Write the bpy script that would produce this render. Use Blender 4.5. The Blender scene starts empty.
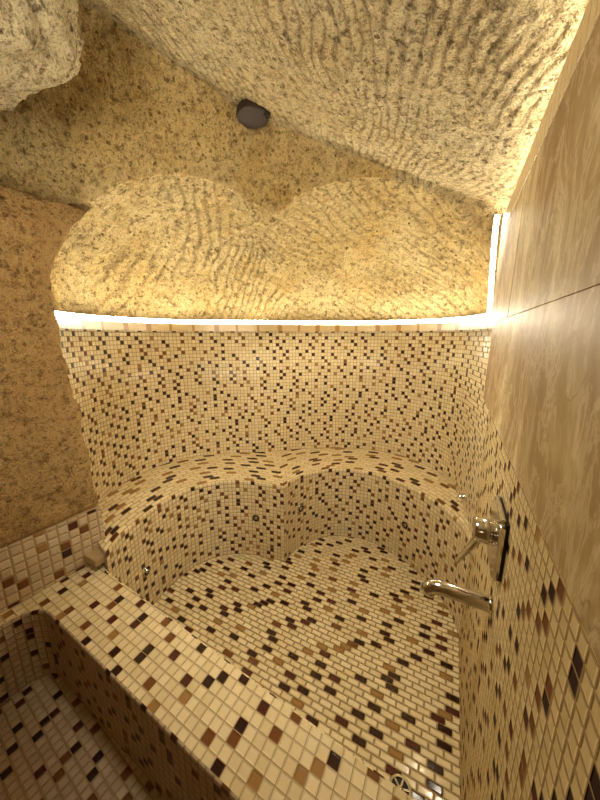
import bpy, bmesh, math, random
from mathutils import Vector, Matrix, noise
random.seed(7)
S = 1.2                       # metres per plan unit; plan origin under the viewer, z measured from eye height
TP = 0.0175                   # mosaic pitch in plan units
sc = bpy.context.scene
COL = sc.collection

def W(p):                     # plan units -> metres, tub floor at z = 0
    return Vector((p[0] * S, p[1] * S, (p[2] + 1.0) * S))

# ------------------------------------------------------------------ node helpers
class NT:
    def __init__(self, name):
        self.m = bpy.data.materials.new(name); self.m.use_nodes = True
        self.t = self.m.node_tree; self.t.nodes.clear()
        self.out = self.n('ShaderNodeOutputMaterial')
        self.b = self.n('ShaderNodeBsdfPrincipled')
        self.l(self.b.outputs[0], self.out.inputs[0])
    def n(self, typ, **kw):
        nd = self.t.nodes.new(typ)
        for k, v in kw.items(): setattr(nd, k, v)
        return nd
    def l(self, a, b): self.t.links.new(a, b)
    def val(self, sock, v):
        if isinstance(v, bpy.types.NodeSocket): self.l(v, sock)
        else: sock.default_value = v
    def math(self, op, a, b=None, c=None, clamp=False):
        nd = self.n('ShaderNodeMath', operation=op); nd.use_clamp = clamp
        self.val(nd.inputs[0], a)
        if b is not None: self.val(nd.inputs[1], b)
        if c is not None: self.val(nd.inputs[2], c)
        return nd.outputs[0]
    def ramp(self, fac, stops, interp='LINEAR'):
        nd = self.n('ShaderNodeValToRGB'); cr = nd.color_ramp; cr.interpolation = interp
        while len(cr.elements) > 1: cr.elements.remove(cr.elements[-1])
        cr.elements[0].position, cr.elements[0].color = stops[0][0], (*stops[0][1], 1)
        for p, c in stops[1:]:
            e = cr.elements.new(p); e.color = (*c, 1)
        self.val(nd.inputs[0], fac); return nd.outputs[0]
    def mix(self, fac, a, b, mode='MIX'):
        nd = self.n('ShaderNodeMix', data_type='RGBA', blend_type=mode)
        self.val(nd.inputs[0], fac)
        for s, v in ((nd.inputs[6], a), (nd.inputs[7], b)):
            if isinstance(v, bpy.types.NodeSocket): self.l(v, s)
            else: s.default_value = (*v, 1)
        return nd.outputs[2]
    def smooth(self, x, a, b):
        nd = self.n('ShaderNodeMapRange', interpolation_type='SMOOTHSTEP')
        self.val(nd.inputs[0], x); nd.inputs[1].default_value = a; nd.inputs[2].default_value = b
        return nd.outputs[0]
    def noise(self, vec, scale, detail=3, rough=.6, dist=0):
        nd = self.n('ShaderNodeTexNoise'); self.l(vec, nd.inputs['Vector'])
        nd.inputs['Scale'].default_value = scale; nd.inputs['Detail'].default_value = detail
        nd.inputs['Roughness'].default_value = rough; nd.inputs['Distortion'].default_value = dist
        return nd
    def bump(self, h, strength, dist, normal=None):
        nd = self.n('ShaderNodeBump'); self.val(nd.inputs['Strength'], strength)
        nd.inputs['Distance'].default_value = dist; self.l(h, nd.inputs['Height'])
        if normal is not None: self.l(normal, nd.inputs['Normal'])
        return nd.outputs[0]

def sr(*c):                   # sRGB 0-255 -> linear
    return tuple(((v / 255 + .055) / 1.055) ** 2.4 if v > 10 else v / 255 / 12.92 for v in c)

CREAM, CREAM2 = sr(236, 220, 180), sr(220, 202, 158)
DARK, DARK2, BROWN, TAN = sr(44, 17, 17), sr(76, 32, 26), sr(116, 72, 38), sr(158, 120, 70)

def mosaic(name, brick=False, run=5, spread=2, keep=1.0, mixw=(.58, .72, .88), seed=0.0, cream=CREAM, cream2=CREAM2,
           grout=sr(166, 140, 96), rough=.28, spec=.5, gw=.055, bumpd=.0022):
    N = NT(name)
    uv = N.n('ShaderNodeUVMap').outputs[0]
    sp = N.n('ShaderNodeSeparateXYZ'); N.l(uv, sp.inputs[0])
    u, v = sp.outputs[0], sp.outputs[1]
    cv = N.math('FLOOR', v); fv = N.math('FRACT', v)
    if brick:
        u = N.math('ADD', N.math('MULTIPLY', u, .5), N.math('MULTIPLY', N.math('FLOORED_MODULO', cv, 2.0), .5))
    cu = N.math('FLOOR', u); fu = N.math('FRACT', u)
    au = 2.0 if brick else 1.0
    eu = N.math('MULTIPLY', N.math('MINIMUM', fu, N.math('SUBTRACT', 1.0, fu)), au)
    ev = N.math('MINIMUM', fv, N.math('SUBTRACT', 1.0, fv))
    e = N.math('SMOOTH_MIN', eu, ev, .06)
    tile = N.smooth(e, gw * .7, gw * 1.25)
    pill = N.smooth(e, gw * .6, gw + .13)
    # one coloured tile per run of cells, each row's runs shifted
    wr_ = N.n('ShaderNodeTexWhiteNoise', noise_dimensions='1D'); N.l(N.math('ADD', cv, seed + .37), wr_.inputs['W'])
    cs = N.math('ADD', N.math('ADD', cu, N.math('MULTIPLY', cv, 2.0)), N.math('FLOOR', N.math('MULTIPLY', wr_.outputs['Value'], 1.7)))
    blk = N.math('FLOOR', N.math('DIVIDE', cs, float(run)))
    idx = N.math('SUBTRACT', cs, N.math('MULTIPLY', blk, float(run)))
    cb = N.n('ShaderNodeCombineXYZ'); N.l(blk, cb.inputs[0]); N.l(cv, cb.inputs[1]); cb.inputs[2].default_value = seed
    wn = N.n('ShaderNodeTexWhiteNoise', noise_dimensions='3D'); N.l(cb.outputs[0], wn.inputs['Vector'])
    ws = N.n('ShaderNodeSeparateColor'); N.l(wn.outputs['Color'], ws.inputs[0])
    pick = N.math('FLOOR', N.math('MULTIPLY', ws.outputs[0], float(spread)))
    hit = N.math('LESS_THAN', N.math('ABSOLUTE', N.math('SUBTRACT', idx, pick)), .5)
    hit = N.math('MULTIPLY', hit, N.math('LESS_THAN', ws.outputs[2], keep))
    colr = N.ramp(ws.outputs[1], [(0, DARK), (mixw[0], DARK2), (mixw[1], BROWN), (mixw[2], TAN)], 'CONSTANT')
    c2 = N.n('ShaderNodeCombineXYZ'); N.l(cu, c2.inputs[0]); N.l(cv, c2.inputs[1]); c2.inputs[2].default_value = seed + 3.3
    w2 = N.n('ShaderNodeTexWhiteNoise', noise_dimensions='3D'); N.l(c2.outputs[0], w2.inputs['Vector'])
    base = N.mix(w2.outputs['Value'], cream, cream2)
    tcol = N.mix(hit, base, colr)
    N.l(N.mix(tile, grout, tcol), N.b.inputs['Base Color'])
    N.l(N.math('ADD', N.math('MULTIPLY', tile, rough - .75), .75), N.b.inputs['Roughness']); N.b.inputs['Specular IOR Level'].default_value = spec
    # each tile sits slightly out of true
    tilt = N.math('MULTIPLY', N.math('SUBTRACT', fu, .5), N.math('SUBTRACT', w2.outputs['Value'], .5))
    h = N.math('ADD', pill, N.math('MULTIPLY', tilt, .5))
    N.l(N.bump(h, 1.0, bumpd * S), N.b.inputs['Normal'])
    return N.m

def stone(name, base, dark, light, wave_rot=(0, 0, 0), wave=.35, pit=1.0, warm=.5, yellow=sr(200, 162, 84), grain=1.0):
    N = NT(name)
    co = N.n('ShaderNodeTexCoord').outputs['Object']
    n1 = N.noise(co, 3.2, 4, .6); n2 = N.noise(co, 38, 5, .7); n3 = N.noise(co, 105, 4, .75)
    c = N.mix(N.math('MULTIPLY', N.smooth(n1.outputs[0], .35, .68), .7), base, light)
    c = N.mix(N.math('MULTIPLY', N.smooth(n2.outputs[0], .47, .68), .85), c, dark)
    c = N.mix(N.math('MULTIPLY', N.smooth(n3.outputs[0], .5, .66), .5), c, light)
    n4 = N.noise(co, 5.5, 3, .6, .8)
    c = N.mix(N.math('MULTIPLY', N.smooth(n4.outputs[0], .52, .7), warm), c, yellow)
    # small pits and pumice specks
    vo = N.n('ShaderNodeTexVoronoi', feature='F1'); vo.inputs['Scale'].default_value = 46
    wrp = N.n('ShaderNodeVectorMath', operation='ADD'); N.l(co, wrp.inputs[0])
    nsc = N.n('ShaderNodeVectorMath', operation='SCALE'); N.l(n2.outputs['Color'], nsc.inputs[0]); nsc.inputs['Scale'].default_value = .03
    N.l(nsc.outputs[0], wrp.inputs[1]); N.l(wrp.outputs[0], vo.inputs['Vector'])
    vs = N.n('ShaderNodeSeparateColor'); N.l(vo.outputs['Color'], vs.inputs[0])
    sel = N.math('GREATER_THAN', vs.outputs[0], .72)
    pits = N.math('MULTIPLY', N.math('SUBTRACT', 1.0, N.smooth(vo.outputs['Distance'], .14, .36)), sel)
    c = N.mix(N.math('MULTIPLY', pits, .8), c, dark)
    spk = N.math('MULTIPLY', N.math('SUBTRACT', 1.0, N.smooth(vo.outputs['Distance'], .12, .3)), N.math('LESS_THAN', vs.outputs[1], .1))
    c = N.mix(N.math('MULTIPLY', spk, .5), c, light)
    ga = N.n('ShaderNodeAttribute'); ga.attribute_name = 'groove_shade'
    c = N.mix(N.math('MULTIPLY', ga.outputs['Fac'], .5), c, dark)  # shade painted into the chisel grooves so the relief shows
    v2 = N.n('ShaderNodeTexVoronoi', feature='F1'); v2.inputs['Scale'].default_value = 120; N.l(wrp.outputs[0], v2.inputs['Vector'])
    v2s = N.n('ShaderNodeSeparateColor'); N.l(v2.outputs['Color'], v2s.inputs[0])
    pit2 = N.math('MULTIPLY', N.math('SUBTRACT', 1.0, N.smooth(v2.outputs['Distance'], .15, .5)), N.math('GREATER_THAN', v2s.outputs[0], .62))
    c = N.mix(N.math('MULTIPLY', pit2, .5 * grain), c, dark)
    n6 = N.noise(co, 240, 2, .6)
    c = N.mix(N.math('MULTIPLY', N.smooth(n6.outputs[0], .5, .68), .45 * grain), c, dark)
    c = N.mix(N.math('MULTIPLY', N.smooth(n6.outputs[0], .5, .34), .35 * grain), c, light)
    N.l(c, N.b.inputs['Base Color']); N.b.inputs['Roughness'].default_value = .95
    N.b.inputs['Specular IOR Level'].default_value = .2
    # chisel marks
    mp = N.n('ShaderNodeMapping'); N.l(co, mp.inputs[0]); mp.inputs['Rotation'].default_value = wave_rot
    wv = N.n('ShaderNodeTexWave', wave_type='BANDS', bands_direction='X', wave_profile='SAW'); N.l(mp.outputs[0], wv.inputs['Vector'])
    wv.inputs['Scale'].default_value = 8; wv.inputs['Distortion'].default_value = 3; wv.inputs['Detail'].default_value = 3
    wv.inputs['Detail Scale'].default_value = 1.6; wv.inputs['Detail Roughness'].default_value = .6
    wm = N.smooth(N.noise(co, 4, 2, .5).outputs[0], .38, .6)
    h = N.math('ADD', N.math('MULTIPLY', n2.outputs[0], .9), N.math('MULTIPLY', n3.outputs[0], .45))
    h = N.math('SUBTRACT', h, N.math('MULTIPLY', pits, .45 * pit))
    h = N.math('SUBTRACT', h, N.math('MULTIPLY', pit2, .25))
    h = N.math('ADD', h, N.math('MULTIPLY', N.math('MULTIPLY', wv.outputs['Fac'], wm), wave))
    N.l(N.bump(h, 1.0, .03), N.b.inputs['Normal'])
    return N.m

def plain(name, col, rough=.5, metal=0.0, bump=0, bscale=60):
    N = NT(name)
    co = N.n('ShaderNodeTexCoord').outputs['Object']
    nz = N.noise(co, bscale, 3)
    N.l(N.mix(nz.outputs[0], tuple(c * .85 for c in col), tuple(min(1, c * 1.1) for c in col)), N.b.inputs['Base Color'])
    N.b.inputs['Roughness'].default_value = rough; N.b.inputs['Metallic'].default_value = metal
    if bump: N.l(N.bump(nz.outputs[0], .6, bump), N.b.inputs['Normal'])
    return N.m

def marble(name):
    N = NT(name)
    co = N.n('ShaderNodeTexCoord').outputs['Object']
    mp = N.n('ShaderNodeMapping'); N.l(co, mp.inputs[0]); mp.inputs['Rotation'].default_value = (math.radians(38), 0, 0)
    mp.inputs['Scale'].default_value = (1, 1.0, .5)
    n1 = N.noise(mp.outputs[0], 4.2, 6, .62, .6); n2 = N.noise(mp.outputs[0], 13, 6, .7, 1.2); n3 = N.noise(co, 60, 4, .7)
    c = N.ramp(n1.outputs[0], [(.34, sr(140, 108, 70)), (.46, sr(160, 134, 92)), (.54, sr(172, 150, 106)), (.62, sr(206, 188, 146))])
    vein = N.math('SUBTRACT', 1.0, N.smooth(N.math('ABSOLUTE', N.math('SUBTRACT', n2.outputs[0], .5)), .0, .05))
    c = N.mix(N.math('MULTIPLY', vein, .35), c, sr(234, 216, 184))
    n5 = N.noise(co, 1.7, 5, .6, .4)
    crack = N.math('SUBTRACT', 1.0, N.smooth(N.math('ABSOLUTE', N.math('SUBTRACT', n5.outputs[0], .5)), .0, .004))
    c = N.mix(N.math('MULTIPLY', N.math('MULTIPLY', crack, N.smooth(n1.outputs[0], .5, .56)), .45), c, sr(112, 76, 46))
    c = N.mix(N.math('MULTIPLY', N.smooth(n3.outputs[0], .55, .75), .25), c, sr(170, 126, 84))
    N.l(c, N.b.inputs['Base Color']); N.b.inputs['Roughness'].default_value = .5; N.b.inputs['Specular IOR Level'].default_value = .16
    # honed surface with faint vertical saw ripples
    m2 = N.n('ShaderNodeMapping'); N.l(co, m2.inputs[0]); m2.inputs['Scale'].default_value = (1, 22, 2.2)
    n4 = N.noise(m2.outputs[0], 1.6, 3, .55)
    N.l(N.bump(n4.outputs[0], .4, .0025), N.b.inputs['Normal'])
    return N.m

def emit(name, col, s):
    N = NT(name)
    em = N.n('ShaderNodeEmission'); em.inputs[0].default_value = (*col, 1); em.inputs[1].default_value = s
    N.l(em.outputs[0], N.out.inputs[0]); N.t.nodes.remove(N.b)
    return N.m

M = dict(
    wall=mosaic('wall_mosaic', run=5, spread=2, seed=1.0, keep=.86, mixw=(.48, .6, .86)),
    bench=mosaic('bench_mosaic', run=5, spread=2, seed=2.0, keep=.85, mixw=(.5, .66, .88)),
    seat=mosaic('seat_mosaic', brick=True, run=5, seed=3.0, mixw=(.4, .5, .62), keep=.95, rough=.15),
    floor=mosaic('tub_floor_mosaic', brick=True, run=5, seed=11.5, mixw=(.55, .66, .7), keep=.95, rough=.1, bumpd=.004, grout=sr(160, 132, 86)),
    rim=mosaic('rim_mosaic', run=6, spread=3, seed=5.0, mixw=(.45, .7, .9), keep=.95, rough=.14, bumpd=.0014, gw=.038),
    right=mosaic('right_wall_mosaic', run=6, spread=3, seed=6.0, mixw=(.45, .6, .95), keep=1.0, rough=.6, spec=.12, cream=sr(216, 196, 148), cream2=sr(200, 180, 132)),
    splash=mosaic('splash_mosaic', run=6, spread=3, seed=7.0, mixw=(.4, .62, .9), keep=1.0, cream=sr(206, 186, 158), cream2=sr(190, 168, 138), rough=.3),
    pit=mosaic('pit_mosaic', run=6, spread=3, seed=8.0, mixw=(.5, .75, .97), keep=.95, cream=sr(204, 184, 156), cream2=sr(188, 166, 138), rough=.35),
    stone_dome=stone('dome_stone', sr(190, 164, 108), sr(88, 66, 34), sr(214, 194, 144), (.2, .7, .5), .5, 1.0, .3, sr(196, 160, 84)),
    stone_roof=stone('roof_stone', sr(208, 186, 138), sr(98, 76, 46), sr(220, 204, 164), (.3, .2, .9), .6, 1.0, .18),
    stone_facet=stone('facet_stone', sr(222, 192, 126), sr(128, 96, 52), sr(232, 212, 160), (0, .4, .2), .12, .9, .4),
    stone_wall=stone('plaster_stone', sr(196, 158, 102), sr(116, 84, 48), sr(212, 180, 124), (0, 0, 0), .05, .7, .2, sr(150, 112, 60)),
    stone_rock=stone('rock_stone', sr(214, 198, 158), sr(96, 70, 40), sr(220, 206, 168), (.5, .5, 0), .25, 1.6, .1),
    marble=marble('beige_marble'),
    trim=plain('trim_tile', sr(206, 182, 134), .3),
    trim_b=plain('trim_tile_brown', sr(172, 132, 80), .3),
    grout=plain('grout', sr(178, 152, 110), .85, 0, .001),
    ledge=plain('ledge_mortar', sr(196, 170, 124), .9, 0, .002),
    chrome=plain('chrome', (.66, .63, .58), .10, 1.0),
    darkmetal=plain('dark_iron', sr(44, 30, 18), .7, .0, .003, 40),
    black=plain('dark_gap', sr(24, 18, 14), .6),
    led_side=emit('led_glow_side', (1.0, .91, .70), 30.0),
    led=emit('led_glow', (1.0, .91, .70), 60.0),
)

# ------------------------------------------------------------------ object helpers
def link(name, me, mats, parent=None, smooth=False):
    o = bpy.data.objects.new(name, me); COL.objects.link(o)
    for m in (mats if isinstance(mats, (list, tuple)) else [mats]): me.materials.append(m)
    if smooth:
        for p in me.polygons: p.use_smooth = True
    if parent is not None:
        o.parent = parent; o.matrix_parent_inverse = Matrix.Translation(-parent.location) if parent.parent is None else parent.matrix_world.inverted()
    return o
def tag(o, label=None, cat=None, group=None, kind=None):
    for k, v in (('label', label), ('category', cat), ('group', group), ('kind', kind)):
        if v: o[k] = v
    return o
def empty(name, p, label, cat, group=None):
    o = bpy.data.objects.new(name, None); COL.objects.link(o); o.location = W(p); o.empty_display_size = .05
    bpy.context.view_layer.update()
    return tag(o, label, cat, group)

class MB:                     # mesh builder with per-face uv (tile units) and material slot
    def __init__(s): s.v, s.f, s.uv, s.mi = [], [], [], []
    def quad(s, ps, uvs=None, mi=0):
        i = len(s.v); s.v += [W(p) for p in ps]; s.f.append(tuple(range(i, i + len(ps))))
        s.uv.append(uvs or [(0, 0)] * len(ps)); s.mi.append(mi)
    def grid(s, P, UV, nu, nv, mi=0, flip=False):
        i0 = len(s.v)
        for j in range(nv + 1):
            for i in range(nu + 1): s.v.append(W(P(i, j)))
        for j in range(nv):
            for i in range(nu):
                c = [(i, j), (i + 1, j), (i + 1, j + 1), (i, j + 1)]
                if flip: c.reverse()
                s.f.append(tuple(i0 + b * (nu + 1) + a for a, b in c))
                s.uv.append([UV(a, b) for a, b in c]); s.mi.append(mi)
    def box(s, lo, hi, mi=0, t=TP):
        x0, y0, z0 = lo; x1, y1, z1 = hi
        X = lambda *c: [(x1 if a else x0, y1 if b else y0, z1 if d else z0) for a, b, d in c]
        for ps, ax in ((X((0,0,0),(0,1,0),(1,1,0),(1,0,0)), 2), (X((0,0,1),(1,0,1),(1,1,1),(0,1,1)), 2),
                       (X((0,0,0),(1,0,0),(1,0,1),(0,0,1)), 1), (X((0,1,0),(0,1,1),(1,1,1),(1,1,0)), 1),
                       (X((0,0,0),(0,0,1),(0,1,1),(0,1,0)), 0), (X((1,0,0),(1,1,0),(1,1,1),(1,0,1)), 0)):
            k = [(1, 2), (0, 2), (0, 1)][ax]
            s.quad(ps, [(p[k[0]] / t, p[k[1]] / t) for p in ps], mi)
    def build(s, name, mats, parent=None, smooth=False, merge=True, bevel=0):
        me = bpy.data.meshes.new(name); me.from_pydata(s.v, [], s.f)
        ul = me.uv_layers.new(name='UVMap')
        k = 0
        for f, uv, m in zip(me.polygons, s.uv, s.mi):
            f.material_index = m
            for a in uv: ul.data[k].uv = a; k += 1
        if merge:
            b = bmesh.new(); b.from_mesh(me); bmesh.ops.remove_doubles(b, verts=b.verts, dist=1e-5); b.to_mesh(me); b.free()
        o = link(name, me, mats, parent, smooth)
        if bevel:
            md = o.modifiers.new('bevel', 'BEVEL'); md.width = bevel; md.segments = 3; md.limit_method = 'ANGLE'
        return o

def spline(pts, n):           # Catmull-Rom resampled to n+1 points evenly by length
    P = [Vector(p) for p in pts]; P = [2 * P[0] - P[1]] + P + [2 * P[-1] - P[-2]]
    d = []
    for i in range(1, len(P) - 2):
        a, b, c, e = P[i - 1:i + 3]
        for k in range(24):
            t = k / 24
            d.append(.5 * ((2 * b) + (c - a) * t + (2 * a - 5 * b + 4 * c - e) * t * t + (3 * b - a - 3 * c + e) * t ** 3))
    d.append(P[-2])
    L = [0]
    for a, b in zip(d, d[1:]): L.append(L[-1] + (b - a).length)
    out = []; j = 0
    for i in range(n + 1):
        s = L[-1] * i / n
        while j < len(L) - 2 and L[j + 1] < s: j += 1
        t = (s - L[j]) / max(1e-9, L[j + 1] - L[j]); out.append(d[j].lerp(d[j + 1], t))
    return out
def arclen(pts):
    L = [0]
    for a, b in zip(pts, pts[1:]): L.append(L[-1] + (Vector(b) - Vector(a)).length)
    return L
def offset(pts, d):           # offset a 2D polyline to its left
    out = []
    for i, p in enumerate(pts):
        t = (pts[min(i + 1, len(pts) - 1)] - pts[max(i - 1, 0)]).normalized()
        out.append(Vector((p.x - t.y * d, p.y + t.x * d)))
    return out

ZB, ZR, ZT, ZP = -.63, -.69, .030, -.90     # bench top, rim top, back wall top, pit floor
XR = .104                                    # right wall face
# ------------------------------------------------------------------ back wall: two shallow lobes
back_pts = [(-1.04, .474), (-1.075, .492), (-1.13, .54), (-1.178, .604), (-1.215, .67), (-1.245, .76), (-1.258, .87), (-1.24, .98), (-1.195, 1.077), (-1.12, 1.16),
            (-1.01, 1.238), (-.915, 1.296), (-.845, 1.352), (-.735, 1.442), (-.588, 1.54), (-.45, 1.6), (-.324, 1.618), (-.2, 1.6), (-.08, 1.54), (.006, 1.45), (.052, 1.35), (.08, 1.22), (.097, 1.1), (XR, 1.0)]
NB = 220
back = spline(back_pts, NB); bL = arclen(back)
mb = MB()
mb.grid(lambda i, j: (back[i].x, back[i].y, -1.0 + (ZT + 1.0) * j / 4), lambda i, j: (bL[i] / TP, (-1.0 + (ZT + 1.0) * j / 4) / TP), NB, 4)
led_in = offset(back, .024); led_out = offset(back, .16)
mb.grid(lambda i, j: ((back[i], led_out[i])[j].x, (back[i], led_out[i])[j].y, ZT), lambda i, j: (0, 0), NB, 1, mi=1)
wb = mb.build('wall_back', [M['wall'], M['ledge']], smooth=False); tag(wb, kind='structure')
for p in wb.data.polygons: p.use_smooth = p.material_index == 0
# pencil trim along the top edge of the back wall
mb = MB()
tb = offset(back, -.004); tb2 = offset(back, .016); L = bL; n = 0; per = 3
TH = .036
for i in range(NB):
    prof = [(tb[i], tb[i + 1], ZT - .006), (tb[i], tb[i + 1], ZT + TH * .8), (tb2[i], tb2[i + 1], ZT + TH), (tb2[i], tb2[i + 1], ZT)]
    k = int(bL[i] / .105); brown = (bL[i] - k * .105) < .012 + .006 * ((k * 37) % 3)
    for a, b in zip(prof, prof[1:]):
        mb.quad([(a[0].x, a[0].y, a[2]), (a[1].x, a[1].y, a[2]), (b[1].x, b[1].y, b[2]), (b[0].x, b[0].y, b[2])], None, 1 if brown else 0)
tag(mb.build('trim_1', [M['trim'], M['trim_b']]), kind='structure')

# ------------------------------------------------------------------ plunge tub (bench, floor, rim)
tub = empty('plunge_tub', (-.4, .9, -1.0), 'sunken two-lobed tub with mosaic bench, brick-laid floor and square-tiled rim', 'tub')
tp_l = [(-.866, .430), (-.911, .505), (-.930, .56), (-.945, .62), (-.956, .696), (-.957, .768), (-.942, .835), (-.900, .905), (-.839, .957), (-.759, .993), (-.675, 1.010), (-.597, 1.018)]
fl_l = [(x + .012, y - .004) for x, y in tp_l[:-1]] + [tp_l[-1]]
fl_r = [(-.597, 1.018), (-.590, 1.099), (-.561, 1.173), (-.522, 1.235), (-.467, 1.285), (-.383, 1.318), (-.3, 1.328), (-.216, 1.31), (-.129, 1.274), (-.053, 1.226), (.016, 1.160), (.072, 1.08), (XR, .99)]
NL, NR = 80, 84
fr_t = spline(tp_l, NL) + spline(fl_r, NR)[1:]
fr_b = spline(fl_l, NL) + spline(fl_r, NR)[1:]
NF = NL + NR; fL = arclen(fr_t)
ib = min(range(NB + 1), key=lambda i: (back[i] - Vector((-.85, 1.348))).length)
def resamp(pts, n):
    L = arclen(pts); out = []; j = 0
    for i in range(n + 1):
        s = L[-1] * i / n
        while j < len(L) - 2 and L[j + 1] < s: j += 1
        out.append(pts[j].lerp(pts[j + 1], (s - L[j]) / max(1e-9, L[j + 1] - L[j])))
    return out
bk = resamp(back[:ib + 1], NL) + resamp(back[ib:], NR)[1:]
mid = [a.lerp(b, .5) for a, b in zip(fr_t, bk)]; mL = arclen(mid)
mb = MB()
RB = .007
prof = [(-1.0, 0), (ZB - RB, 0), (ZB - RB * .3, RB * .3), (ZB, RB)]
inn = offset(fr_t, RB * .3); inn2 = offset(fr_t, RB)
inn = [a.lerp(b, RB * .3 / max(.03, (b - a).length)) for a, b in zip(fr_t, bk)]
inn2 = [a.lerp(b, RB / max(.03, (b - a).length)) for a, b in zip(fr_t, bk)]
rows = [[(fr_b[i].x, fr_b[i].y, -1.0) for i in range(NF + 1)]]
for k in range(1, 4):
    t = k / 4
    rows.append([(fr_b[i].lerp(fr_t[i], t).x, fr_b[i].lerp(fr_t[i], t).y, -1 + (ZB - RB + 1) * t) for i in range(NF + 1)])
rows.append([(fr_t[i].x, fr_t[i].y, ZB - RB) for i in range(NF + 1)])
rows.append([(inn[i].x, inn[i].y, ZB - RB * .3) for i in range(NF + 1)])
rows.append([(inn2[i].x, inn2[i].y, ZB) for i in range(NF + 1)])
mb.grid(lambda i, j: rows[j][i], lambda i, j: (fL[i] / TP, rows[j][i][2] / TP), NF, 6)
NW = 12
wd = [(b - a).length for a, b in zip(fr_t, bk)]
mb.grid(lambda i, j: (*(inn2[i].lerp(bk[i], j / NW)), ZB), lambda i, j: (mL[i] / .024, wd[i] / .0245 * j / NW), NF, NW, mi=1)
cap = [rows[j][0] for j in range(7)] + [(bk[0].x, bk[0].y, ZB), (bk[0].x, bk[0].y, -1.0)]
mb.quad(cap[::-1], [(p[0] / TP, p[2] / TP) for p in cap[::-1]])
bench = mb.build('bench', [M['bench'], M['seat']], tub)
mb = MB()
mb.quad([(-1.35, .3, -1), (XR, .3, -1), (XR, 1.65, -1), (-1.35, 1.65, -1)], [(a / TP, b / TP) for a, b in ((-1.35, .3), (XR, .3), (XR, 1.65), (-1.35, 1.65))])
mb.build('tub_floor', M['floor'], tub)
# rim: an L of square mosaic, straight along the tub and a narrow return along the left wall
slope = -.045
outer = [Vector((XR, .222))]
for k in range(1, 25): outer.append(Vector((XR + (-.86 - XR) * k / 24, .222 + .052 * k / 24)))
for k in range(1, 9):
    a = math.radians(90 + 90 * k / 8); outer.append(Vector((-.86 + .06 * math.cos(a), .214 + .06 * math.sin(a))))
for k in range(1, 11): outer.append(Vector((-.92 - .003 * k, .214 - .9 * k / 10)))
inner = []
for k in range(25): inner.append(Vector((XR + (-.86 - XR) * k / 24, .360 + .068 * k / 24)))
for k in range(1, 9): inner.append(Vector((-.86 - .017 * k, .428 + .004 * k)) if k < 6 else Vector((-.958 - .006 * (k - 5), .445 - .055 * (k - 5))))
for k in range(1, 11): inner.append(Vector((-.985, .26 - .95 * k / 10)))
NO = len(outer) - 1; oL = arclen(outer)
mb = MB(); EB = .0045
TR = .0208
def ruv(p): return (p[0] / TR, (p[1] + .052 * p[0]) / TR)
def cen(i, t): return outer[i].lerp(inner[i], t)
def off(i, d): return outer[i].lerp(inner[i], d / (inner[i] - outer[i]).length)
NWR = 6
wr = lambda i: (inner[i] - outer[i]).length
def rimP(i, j):
    t = EB / wr(i) + (1 - 2 * EB / wr(i)) * j / NWR; p = cen(i, t); return (p.x, p.y, ZR)
mb.grid(rimP, lambda i, j: ruv(rimP(i, j)), NO, NWR, mi=0, flip=False)
def outP(i, j):
    if j == 0: return (outer[i].x, outer[i].y, ZP - .1)
    if j == 1: return (outer[i].x, outer[i].y, ZR - EB)
    if j == 2: p = off(i, EB * .3); return (p.x, p.y, ZR - EB * .3)
    p = off(i, EB); return (p.x, p.y, ZR)
mb.grid(outP, lambda i, j: (oL[i] / TP, outP(i, j)[2] / TP), NO, 3, mi=1)
def inP(i, j):
    if j == 0: p = cen(i, 1 - EB / wr(i)); return (p.x, p.y, ZR)
    if j == 1: p = cen(i, 1 - EB * .3 / wr(i)); return (p.x, p.y, ZR - EB * .3)
    if j == 2: return (inner[i].x, inner[i].y, ZR - EB)
    return (inner[i].x, inner[i].y, -1.0)
mb.grid(inP, lambda i, j: (oL[i] / TP, inP(i, j)[2] / TP), 31, 3, mi=0)
rim = mb.build('rim', [M['rim'], M['pit']], tub)

def frame_at(p, nrm):
    z = Vector(nrm).normalized(); x = Vector((0, 0, 1)).cross(z)
    x = x.normalized() if x.length > .01 else Vector((1, 0, 0)); y = z.cross(x)
    return Matrix.Translation(W(p)) @ Matrix((x, y, z)).transposed().to_4x4()
def lathe(prof, n=28, mat=None):           # profile (r, h) in metres -> bmesh
    b = bmesh.new(); R = []
    for r, h in prof:
        if r < 1e-6: R.append([b.verts.new((0, 0, h))])
        else: R.append([b.verts.new((r * math.cos(2 * math.pi * k / n), r * math.sin(2 * math.pi * k / n), h)) for k in range(n)])
    for A, B in zip(R, R[1:]):
        for k in range(n):
            q = (k + 1) % n
            if len(A) == 1 and len(B) == 1: continue
            if len(A) == 1: b.faces.new((A[0], B[k], B[q]))
            elif len(B) == 1: b.faces.new((A[k], A[q], B[0]))
            else: b.faces.new((A[k], A[q], B[q], B[k]))
    bmesh.ops.recalc_face_normals(b, faces=b.faces)
    return b
def bobj(name, b, mat, parent, mw, smooth=True):
    me = bpy.data.meshes.new(name); b.to_mesh(me); b.free()
    o = bpy.data.objects.new(name, me); COL.objects.link(o); me.materials.append(mat)
    if smooth:
        for p in me.polygons: p.use_smooth = True
        md = o.modifiers.new('split', 'EDGE_SPLIT'); md.split_angle = math.radians(40)
    if parent is not None:
        o.parent = parent; bpy.context.view_layer.update(); o.matrix_parent_inverse = parent.matrix_world.inverted()
    o.matrix_world = mw
    return o
def bbox(b, lo, hi):
    r = bmesh.ops.create_cube(b, size=1.0)
    for v in r['verts']:
        for a in range(3): v.co[a] = (lo[a] + hi[a]) / 2 + v.co[a] * (hi[a] - lo[a])

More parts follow.
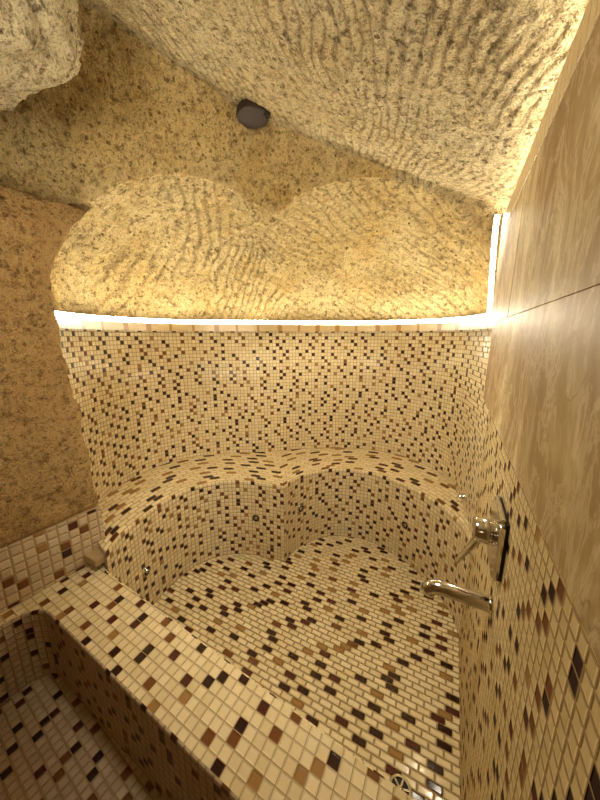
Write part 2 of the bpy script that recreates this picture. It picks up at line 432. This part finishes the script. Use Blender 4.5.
def jet(px, py, pz):
    i = min(range(NF + 1), key=lambda k: (fr_t[k] - Vector((px, py))).length)
    t = (pz + 1) / (ZB + 1); p = fr_b[i].lerp(fr_t[i], t)
    tg = (fr_t[min(NF, i + 2)] - fr_t[max(0, i - 2)]).normalized(); nr = Vector((tg.y, -tg.x, 0))
    mw = frame_at((p.x, p.y, pz), nr)
    r = bobj('water_jet', lathe([(.0225, -.004), (.0225, .003), (.0215, .0045), (.0190, .004), (.0180, .001), (.0180, -.004)]), M['chrome'], tub, mw)
    d = bobj('jet_eyelet', lathe([(.0105, -.002), (.0095, .003), (.0075, .006), (.0050, .0062), (.0040, .001), (0, .0005)]), M['chrome'], r, mw)
    q = bobj('jet_socket', lathe([(.0182, .0005), (.0125, .0008), (0, .0008)]), M['black'], r, mw)
jet(-.925, .60, -.842); jet(-.735, 1.0, -.806); jet(-.575, 1.14, -.794); jet(-.125, 1.275, -.82)

# floor drain with a six-spoke grate
mw = frame_at((-.0165, .5285, -1.0), (0, 0, 1)) @ Matrix.Diagonal((1.3, 1.3, 1.2, 1))
dr = bobj('drain', lathe([(.0235, -.004), (.0235, .003), (.0215, .0055), (.0175, .005), (.0165, .001), (.0165, -.004)]), M['chrome'], tub, mw)
b = lathe([(.0165, .0006), (0, .0006)]); bobj('drain_hole', b, M['black'], dr, mw)
b = lathe([(.0055, .001), (.0055, .004), (.0035, .005), (0, .005)], 16)
for k in range(6):
    bb = bmesh.new(); bbox(bb, (.003, -.0017, .001), (.0172, .0017, .004))
    bmesh.ops.rotate(bb, verts=bb.verts, cent=(0, 0, 0), matrix=Matrix.Rotation(k * math.pi / 3 + .3, 3, 'Z'))
    me = bpy.data.meshes.new('tmp'); bb.to_mesh(me); bb.free(); b.from_mesh(me); bpy.data.meshes.remove(me)
bobj('drain_grate', b, M['chrome'], dr, mw)

# ------------------------------------------------------------------ step-in well in front of the tub
mb = MB()
mb.quad([(-1.0, -.7, ZP), (XR, -.7, ZP), (XR, .3, ZP), (-1.0, .3, ZP)], [((a - .10 * b) / .0195, (b + .10 * a) / .0195) for a, b in ((-1.0, -.7), (XR, -.7), (XR, .3), (-1.0, .3))])
tag(mb.build('floor', M['pit']), kind='structure')

# low mosaic skirting against the left wall
mb = MB()
sk = [Vector((-.972, -.7)), Vector((-.968, .2)), Vector((-.936, .470)), Vector((-1.10, .482))]
TK = .0252; sL = arclen(sk); ZS = ZR + .172
mb.grid(lambda i, j: (sk[i].x, sk[i].y, ZR - .18 + (ZS - ZR + .18) * j), lambda i, j: (sL[i] / TK, ((ZS - ZR) * j + (j - 1) * .18) / TK + .6), 3, 1)
mb.grid(lambda i, j: (sk[i].x - .03 * j, sk[i].y, ZS), lambda i, j: (0, 0), 2, 1, mi=1)
tag(mb.build('baseboard_left', [M['splash'], M['grout']]), kind='structure')
# little mortared stub where rim, bench and skirting meet
mb = MB(); mb.box((-.950, .408, -.672), (-.886, .452, -.648))
tag(mb.build('trim_2', M['grout'], bevel=.004), kind='structure')

# ------------------------------------------------------------------ right wall: mosaic below, marble above
ZM = -.195
mb = MB()
mb.quad([(XR, -.7, -1.0), (XR, 1.12, -1.0), (XR, 1.12, ZM + .03), (XR, -.7, ZM + .03)],
        [(a / TP, (b - ZM) / TP) for a, b in ((-.7, -1.0), (1.12, -1.0), (1.12, ZM + .03), (-.7, ZM + .03))])
mb.quad([(XR + .11, 1.12, -1.0), (XR + .11, -.7, -1.0), (XR + .11, -.7, .30), (XR + .11, 1.12, .30)], None, 1)
mb.quad([(XR, -.7, .30), (XR, 1.19, .30), (XR + .11, 1.19, .30), (XR + .11, -.7, .30)], None, 1)
mb.quad([(XR, 1.19, .30), (XR, 1.19, -.3), (XR + .11, 1.19, -.3), (XR + .11, 1.19, .30)], None, 1)
tag(mb.build('wall_right', [M['right'], M['ledge']]), kind='structure')
def slab(y0, y1, z0, z1, label):
    mb = MB(); mb.box((XR - .008, y0, z0), (XR + .006, y1, z1))
    return tag(mb.build('marble_slab', M['marble'], bevel=.0007), label, 'marble panel')
g = .004
slab(-.7, 1.2, ZM, .040 - .0003, 'long lower beige marble slab with brown veins above the mosaic on the right wall')
slab(.812 + g, 1.2, .040 + .0003, .308, 'narrow upper beige marble slab at the far end beside the glowing corner')
slab(-.7, .812 - g, .040 + .0003, .308, 'wide upper beige marble slab at the top right under the ceiling')
mb = MB()
y = -.7; k = 0
while y < 1.195:
    mb.box((XR - .009, y, .310), (XR + .010, min(1.2, y + .0222), .362), 0); y += .025; k += 1
tag(mb.build('trim_3', [M['trim'], M['trim_b']], bevel=.001), kind='structure')

# shower mixer
PY, PZ = .573, -.344
mx = empty('shower_mixer', (XR, PY, PZ), 'chrome lever mixer on a square wall plate below the marble', 'tap')
b = bmesh.new(); bbox(b, (-.016, -.064, -.068), (-.007, .064, .068))
bmesh.ops.bevel(b, geom=[e for e in b.edges if abs(e.verts[0].co.x - e.verts[1].co.x) > .004], offset=.012, segments=5, affect='EDGES')
bmesh.ops.bevel(b, geom=[e for e in b.edges if all(abs(v.co.x + .016) < 1e-5 for v in e.verts)], offset=.003, segments=3, affect='EDGES')
bobj('wall_plate', b, M['chrome'], mx, Matrix.Translation(W((XR, PY, PZ))))
b = bmesh.new(); bbox(b, (-.0075, -.058, -.062), (.0, .058, .062)); bobj('gap_shadow', b, M['black'], mx, Matrix.Translation(W((XR, PY, PZ))), False)  # black block standing in for the shadow around the plate edge
mz = frame_at((XR, PY, PZ + .004), (-1, 0, 0))
bobj('valve_sleeve', lathe([(.0255, .010), (.0255, .018), (.0225, .019), (.0225, .024)]), M['chrome'], mx, mz)
hd = bobj('handle_body', lathe([(.0, .023), (.0245, .023), (.0265, .025), (.0265, .046), (.0245, .0505), (.012, .0525), (0, .053)]), M['chrome'], mx, mz)
b = bmesh.new()
secs = [(.0, -.012, .022, .011), (.006, -.030, .019, .008), (.016, -.052, .015, .0055), (.028, -.076, .0125, .0045), (.036, -.092, .0115, .004)]
rings = []
for dx, dz, w, t in secs:
    x0 = -.040 - dx
    rings.append([b.verts.new((x0 - t * math.cos(a) * .9, w * math.sin(a) * .8, dz + .005 + t * math.cos(a) * .5)) for a in [2 * math.pi * k / 14 for k in range(14)]])
for A, B in zip(rings, rings[1:]):
    for k in range(14): b.faces.new((A[k], A[(k + 1) % 14], B[(k + 1) % 14], B[k]))
b.faces.new(rings[0]); b.faces.new(rings[-1]); bmesh.ops.recalc_face_normals(b, faces=b.faces)
bobj('lever', b, M['chrome'], hd, Matrix.Translation(W((XR, PY, PZ))))

# bath spout: straight tube out of the wall with a drooping nose
SY, SZ = .562, -.476
sp = empty('bath_spout', (XR, SY, SZ), 'chrome tube spout reaching out of the mosaic wall over the tub', 'spout')
bobj('wall_flange', lathe([(.0, .0), (.0185, .0), (.0185, .004), (.0178, .0065), (.0165, .007)]), M['chrome'], sp, frame_at((XR, SY, SZ), (-1, 0, 0)))
path = [Vector((x, 0, 0)) for x in (0, -.03, -.06, -.08, -.097)] + [Vector((-.109, 0, -.001)), Vector((-.119, 0, -.005)), Vector((-.1255, 0, -.012)), Vector((-.128, 0, -.019))]
b = bmesh.new(); rings = []
for i, p in enumerate(path):
    t = (path[min(i + 1, len(path) - 1)] - path[max(i - 1, 0)]).normalized(); sdy = Vector((0, 1, 0)); up = t.cross(sdy)
    r = .0162
    rings.append([b.verts.new(p + r * (math.cos(a) * sdy + math.sin(a) * up)) for a in [2 * math.pi * k / 20 for k in range(20)]])
for A, B in zip(rings, rings[1:]):
    for k in range(20): b.faces.new((A[k], A[(k + 1) % 20], B[(k + 1) % 20], B[k]))
b.faces.new(rings[-1]); bmesh.ops.recalc_face_normals(b, faces=b.faces)
tube = bobj('spout_tube', b, M['chrome'], sp, Matrix.Translation(W((XR, SY, SZ))))
mo = Matrix.Translation(W((XR, SY, SZ)) + Vector((-.1282, 0, -.0192))) @ Matrix.Rotation(math.radians(200), 4, 'Y')
bobj('aerator', lathe([(.0168, -.006), (.0168, .002), (.0152, .003), (.0135, .0015), (0, .0012)]), M['chrome'], tube, mo)

# round push button further along the right wall
iw = min(range(NB + 1), key=lambda k: (back[k] - Vector((.084, 1.2))).length)
tg = (back[iw + 1] - back[iw - 1]).normalized(); nr = Vector((tg.y, -tg.x, 0))
bt = empty('wall_button', (back[iw].x, back[iw].y, -.592), 'small round chrome button on the mosaic wall beyond the mixer', 'button')
mw = frame_at((back[iw].x, back[iw].y, -.592), nr)
bobj('button_collar', lathe([(.016, -.003), (.016, .006), (.0135, .009), (.011, .009)]), M['chrome'], bt, mw)
bobj('button_cap', lathe([(.0112, .0), (.0112, .017), (.009, .021), (.004, .0225), (0, .023)]), M['chrome'], bt, mw)

# ------------------------------------------------------------------ carved rock: void = hull of planes joined with two dome niches
CC = Vector((-.45, .75, .1))
def plane3(a, b, c):
    a, b, c = map(Vector, (a, b, c)); n = (b - a).cross(c - a).normalized()
    if n.dot(CC - a) > 0: n = -n
    return n, n.dot(a)
def plane_z(z0, bx, cy):      # z = z0 + bx*(x-.13) + cy*(y-.9)
    n = Vector((-bx, -cy, 1)).normalized(); return n, n.dot(Vector((.13, .9, z0)))
def plane_ae(az, el, dist):
    return Vector((math.cos(el) * math.sin(az), math.cos(el) * math.cos(az), math.sin(el))), dist
P4 = Vector((.4251, .0007, 1.0)); P4 = (P4.normalized(), .452 / P4.length)
P3 = plane_ae(-.8996, .3944, 1.378)
P6 = plane_ae(-.2086, .3604, 1.3306)
HULL = [(P4, 0), (P3, 1), (P6, 1), ((Vector((1, 0, 0)), .205), 0), ((Vector((0, -1, 0)), .70), 3), ((Vector((0, 1, 0)), 1.75), 0), ((Vector((-1, 0, 0)), 1.45), 1)]
ELL = [((-.7621, .8153, -.0408), (.624, .6081, .6122)), ((-.3868, 1.1294, -.0539), (.6231, .608, .5998))]
def ell_exit(d, c, r):
    o = Vector(((CC[i] - c[i]) / r[i] for i in range(3))); w = Vector((d[i] / r[i] for i in range(3)))
    a = w.dot(w); b = o.dot(w); k = o.dot(o) - 1; D = b * b - a * k
    return (-b + math.sqrt(D)) / a if D > 0 else 0
def smin(a, b, k):
    h = max(k - abs(a - b), 0) / k; return min(a, b) - h * h * k * .25
def smax(a, b, k): return -smin(-a, -b, k)
def fbm(p, s, o=4): return noise.fractal(p * s, 1.0, 2.1, o, noise_basis='PERLIN_ORIGINAL')
def cave(d):
    r = 9.0; lab = 0
    for (n, c), l in HULL:
        q = d.dot(n)
        if q > 1e-4:
            t = (c - CC.dot(n)) / q
            if t < r: lab = l
            r = smin(r, t, .012) if r < 8 else min(r, t)
    for c, rr in ELL:
        t = ell_exit(d, c, rr)
        if t > r: lab = 2
        r = smax(r, t, .012)
    p = CC + d * r
    amp = (.014, .010, .010, .03)[lab]
    if lab == 1 and p.x > -.25: lab = 0
    grv = 0.0
    if lab in (0, 2):
        if lab == 0: sx = p.x * 42 + p.y * 10 + 2.0 * fbm(p, 3, 2) + .45 * fbm(p, 11, 2)
        elif p.x < -.84: sx = ((p.x + .3 * p.y) * .75 - p.z * .6) * 33 + 1.2 * fbm(p, 2.2, 2) + .35 * fbm(p, 12, 2)
        else: sx = (p.x * .62 + p.z * .78) * 33 + 1.2 * fbm(p, 2.2, 2) + .35 * fbm(p, 12, 2)
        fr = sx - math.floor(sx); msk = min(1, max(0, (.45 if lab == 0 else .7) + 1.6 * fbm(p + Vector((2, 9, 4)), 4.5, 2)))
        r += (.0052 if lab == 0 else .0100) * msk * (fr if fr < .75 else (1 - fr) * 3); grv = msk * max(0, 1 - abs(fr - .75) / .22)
    r += amp * fbm(p, 3.2) + .0065 * fbm(p + Vector((7, 3, 1)), 14, 3) + (.0034, .0022, .0028, .002)[lab] * fbm(p, 52, 2)
    return r, lab, grv
NA, NE0, NE = 1400, 40, 440
E0, E1 = math.radians(-62), math.radians(90)
verts = []; labs = []; grvs = []
for j in range(NE + 1):
    el = E0 + (math.radians(-12) - E0) * j / NE0 if j < NE0 else math.radians(-12) + (E1 - math.radians(-12)) * (j - NE0) / (NE - NE0)
    for i in range(NA):
        az = 2 * math.pi * i / NA
        d = Vector((math.cos(el) * math.sin(az), math.cos(el) * math.cos(az), math.sin(el)))
        r, l, gv = cave(d); verts.append(CC + d * r); labs.append(l); grvs.append(gv)
faces = {0: [], 1: [], 2: [], 3: []}
for j in range(NE):
    for i in range(NA):
        q = (i, (i + 1) % NA); ids = (j * NA + q[0], j * NA + q[1], (j + 1) * NA + q[1], (j + 1) * NA + q[0])
        ps = [verts[k] for k in ids]; zt = max(p.z for p in ps); my = min(p.y for p in ps); mx_ = max(p.x for p in ps)
        if zt < -1.0: continue
        if my > .36 and zt < ZT - .03: continue
        if mx_ > .12 and zt < .2 and my < 1.3: continue
        faces[labs[ids[0]]].append(ids)
def cave_obj(name, groups, mats):
    me = bpy.data.meshes.new(name); fs = []; mi = []
    for k, g in enumerate(groups): fs += faces[g]; mi += [k] * len(faces[g])
    me.from_pydata([W(v) for v in verts], [], fs)
    at = me.attributes.new('groove_shade', 'FLOAT', 'POINT'); at.data.foreach_set('value', grvs)
    for p, m in zip(me.polygons, mi): p.material_index = m; p.use_smooth = True
    b = bmesh.new(); b.from_mesh(me)
    bmesh.ops.delete(b, geom=[v for v in b.verts if not v.link_faces], context='VERTS'); b.to_mesh(me); b.free()
    return tag(link(name, me, mats), kind='structure')
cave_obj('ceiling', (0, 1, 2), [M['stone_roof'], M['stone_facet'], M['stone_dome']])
cave_obj('wall_front', (3,), [M['stone_wall']])

# left wall: thick rough block whose end hides the start of the tub wall
def left_wall():
    me = bpy.data.meshes.new('wall_left')
    prof = []                                    # plan outline followed from behind the viewer, round the end, to the back
    for k in range(101): prof.append((Vector((-.988 + .036 * k / 100, -.72 + 1.145 * k / 100)), 0))
    for k in range(1, 13):
        a = math.pi / 2 * k / 12; prof.append((Vector((-.972 + .02 * math.cos(a), .425 + .025 * math.sin(a))), a))
    for k in range(1, 16): prof.append((Vector((-.972 - .022 * k, .45 + .003 * k)), math.pi / 2))
    n = len(prof); vs = []; fs = []; NZ = 110; z0, z1 = ZR - .02, .34
    for j in range(NZ + 14):
        for i, (p, a) in enumerate(prof):
            if j <= NZ: z = z0 + (z1 - z0) * j / NZ; inset = .03 * max(0, (z - .26) / .08) ** 2
            else: k = (j - NZ) / 13; z = z1 + .05 * math.sin(k * 1.57); inset = .03 + .42 * k ** 1.6
            q = Vector((p.x - .024 * max(0, min(1, (ZS + .01 - z) / .02)) - inset * (math.cos(a) if a < 1 else .3), p.y - inset * .5 * math.sin(a), z))
            lean = max(0, z) * .10 * (1 if i > 60 else i / 60.0)
            q.y += .026 * max(0, min(1, -z / .5)) * max(0, min(1, (i - 60) / 40)); q.x += .012 * max(0, min(1, -z / .5)) * max(0, min(1, (i - 60) / 40))
            q.y += (.0 if z < .15 else (min(z, .36) - .15) ** 1.2 * .80 + inset * .5) * max(0, min(1, (i - 40) / 60)); 
            nz = (.005 + .02 * max(0, min(1, (z - .2) / .15))) * fbm(q, 5) + .007 * fbm(q, 20, 3) + .003 * fbm(q, 60, 2)
            q += Vector((math.cos(a), math.sin(a), .3)) * nz
            vs.append(q)
    for j in range(NZ + 13):
        for i in range(n - 1): fs.append((j * n + i, j * n + i + 1, (j + 1) * n + i + 1, (j + 1) * n + i))
    me.from_pydata([W(v) for v in vs], [], fs)
    return tag(link('wall_left', me, M['stone_wall'], smooth=True), kind='structure')
left_wall()

# rough natural rock bulging out at the upper left, close to the viewer
b = bmesh.new(); bmesh.ops.create_icosphere(b, subdivisions=6, radius=1.0)
RC = Vector((-.81, .185, .63))
for v in b.verts:
    d = v.co.normalized(); q = RC + Vector((d.x * .25, d.y * .28, d.z * .25))
    vd0 = noise.voronoi(q * 13)[0][0]
    r = 1 + .16 * fbm(q, 4, 3) + .06 * fbm(q, 14, 3) + .02 * fbm(q, 40, 3) - .16 * max(0, .5 - vd0) * (fbm(q + Vector((3, 3, 3)), 5, 2) > -.1)
    v.co = W(RC + Vector((d.x * .25, d.y * .28, d.z * .25)) * r)
me = bpy.data.meshes.new('wall_front'); b.to_mesh(me); b.free()
tag(link('wall_front', me, M['stone_rock'], smooth=True), kind='structure')

# oval iron cap in the ceiling
def cam_basis():
    p, y = math.radians(12), math.radians(27)
    fw = Vector((-math.sin(y) * math.cos(p), math.cos(y) * math.cos(p), -math.sin(p))); rt = Vector((math.cos(y), math.sin(y), 0))
    return fw, rt, rt.cross(fw)
VC = Vector((-.676, .975, .735)); vd = (VC - CC).normalized(); vr = cave(vd)[0]
VC = CC + vd * vr
vc = empty('ceiling_cap', tuple(VC - vd * .03), 'dark brown oval cap set in the rock ceiling at the fold', 'cap')
vn = (-P4[0] * .6 - vd * .6).normalized()
mw = frame_at(tuple(VC - vd * .026), vn) @ Matrix.Rotation(math.radians(-18), 4, 'Z') @ Matrix.Diagonal((1.0, .8, 1, 1))
bd = lathe([(.0, -.02), (.066, -.02), (.067, .006), (.063, .012), (.055, .014), (.03, .017), (0, .018)], 40)
for v in bd.verts:
    a = math.atan2(v.co.y, v.co.x); k = 1 + .05 * noise.noise(Vector((math.cos(a) * 2, math.sin(a) * 2, 3))) + .03 * math.sin(5 * a)
    v.co.x *= k; v.co.y *= k
bobj('cap_disc', bd, M['darkmetal'], vc, mw)
bobj('latch', lathe([(0, -.01), (.013, -.01), (.014, .012), (.010, .018), (.006, .018), (.006, .012), (0, .012)], 16), M['darkmetal'], vc, mw @ Matrix.Translation((.066, .0, .004)))

# ------------------------------------------------------------------ LED tape: back ledge, marble end, marble top
def tape(name, pts, up, w, label, hh=.008, mat='led'):
    mb = MB()
    for a, b_ in zip(pts, pts[1:]):
        a, b_ = Vector(a), Vector(b_); t = (b_ - a).normalized(); u = Vector(up); s = t.cross(u).normalized() * w / 2; h = u * hh
        q = [(a - s, b_ - s), (a - s + h, b_ - s + h), (a + s + h, b_ + s + h), (a + s, b_ + s)]
        for k, m in ((0, 1), (1, 0), (2, 0), (3, 1)):
            (p0, p1), (p2, p3) = q[k], q[(k + 1) % 4]
            mb.quad([tuple(p0), tuple(p1), tuple(p3), tuple(p2)], None, m)
    return tag(mb.build(name, [M[mat], M['trim']]), label, 'led strip', 'glowing led strips')
tape('led_strip', [(p.x, p.y, ZT + TH + .002) for p in led_in[8:NB - 14]], (0, 0, 1), .007, 'glowing warm led strip along the ledge above the back mosaic wall', .011)
tape('led_strip', [(.1092, 1.42, .068), (.0999, 1.382, .170), (.0916, 1.343, .267), (.0859, 1.308, .341), (.085, 1.288, .395)], (-.25, -.97, 0), .013,
     'short upright glowing led strip in the rock corner at the far end of the marble', .006)
tape('led_strip', [(XR + .021, .34 + .1 * k, .360) for k in range(9)], (0, 0, 1), .012, 'glowing led strip along the top of the marble wall', .008, 'led_side')

# ------------------------------------------------------------------ added unseen fill lights overhead and behind the viewer, weak warm ambient
def lamp(name, p, e, size, col, target):
    ld = bpy.data.lights.new(name, 'AREA'); ld.energy = e; ld.size = size; ld.color = col
    o = bpy.data.objects.new(name, ld); COL.objects.link(o); o.location = W(p)
    o.rotation_euler = (W(target) - W(p)).to_track_quat('-Z', 'Y').to_euler(); return o
ld = bpy.data.lights.new('fill_spot', 'SPOT'); ld.energy = 24; ld.color = (1, .91, .72); ld.shadow_soft_size = .12  # added fill spot without a fixture, brightens tub and rim
ld.spot_size = math.radians(88); ld.spot_blend = .7
o = bpy.data.objects.new('fill_spot', ld); COL.objects.link(o); o.location = W((-.32, .40, .51))
o.rotation_euler = (W((-.44, 1.1, -.75)) - W((-.32, .40, .51))).to_track_quat('-Z', 'Y').to_euler()
l = lamp('rear_fill', (-.15, -.40, .0), 3.6, .35, (1, .88, .68), (-.75, .55, .50)); l.data.spread = math.radians(120)  # added unseen fill, lifts the left wall and ceiling
w = bpy.data.worlds.new('World'); sc.world = w; w.use_nodes = True
w.node_tree.nodes['Background'].inputs[0].default_value = (1, .8, .55, 1); w.node_tree.nodes['Background'].inputs[1].default_value = .05

# ------------------------------------------------------------------ camera
cd = bpy.data.cameras.new('camera'); cam = bpy.data.objects.new('camera', cd); COL.objects.link(cam)
cd.sensor_fit = 'HORIZONTAL'; cd.sensor_width = 36; cd.lens = 18; cd.clip_start = .01
cam.location = W((0, 0, 0)); cam.rotation_euler = (math.radians(90 - 12), 0, math.radians(27))
sc.camera = cam
vs = sc.view_settings; sc.display_settings.display_device = 'sRGB'
vs.view_transform = 'Standard'; vs.look = 'None'; vs.gamma = 1; vs.use_curve_mapping = False; vs.exposure = 1.05
sc.cycles.max_bounces = 10; sc.cycles.diffuse_bounces = 7; sc.cycles.use_denoising = True
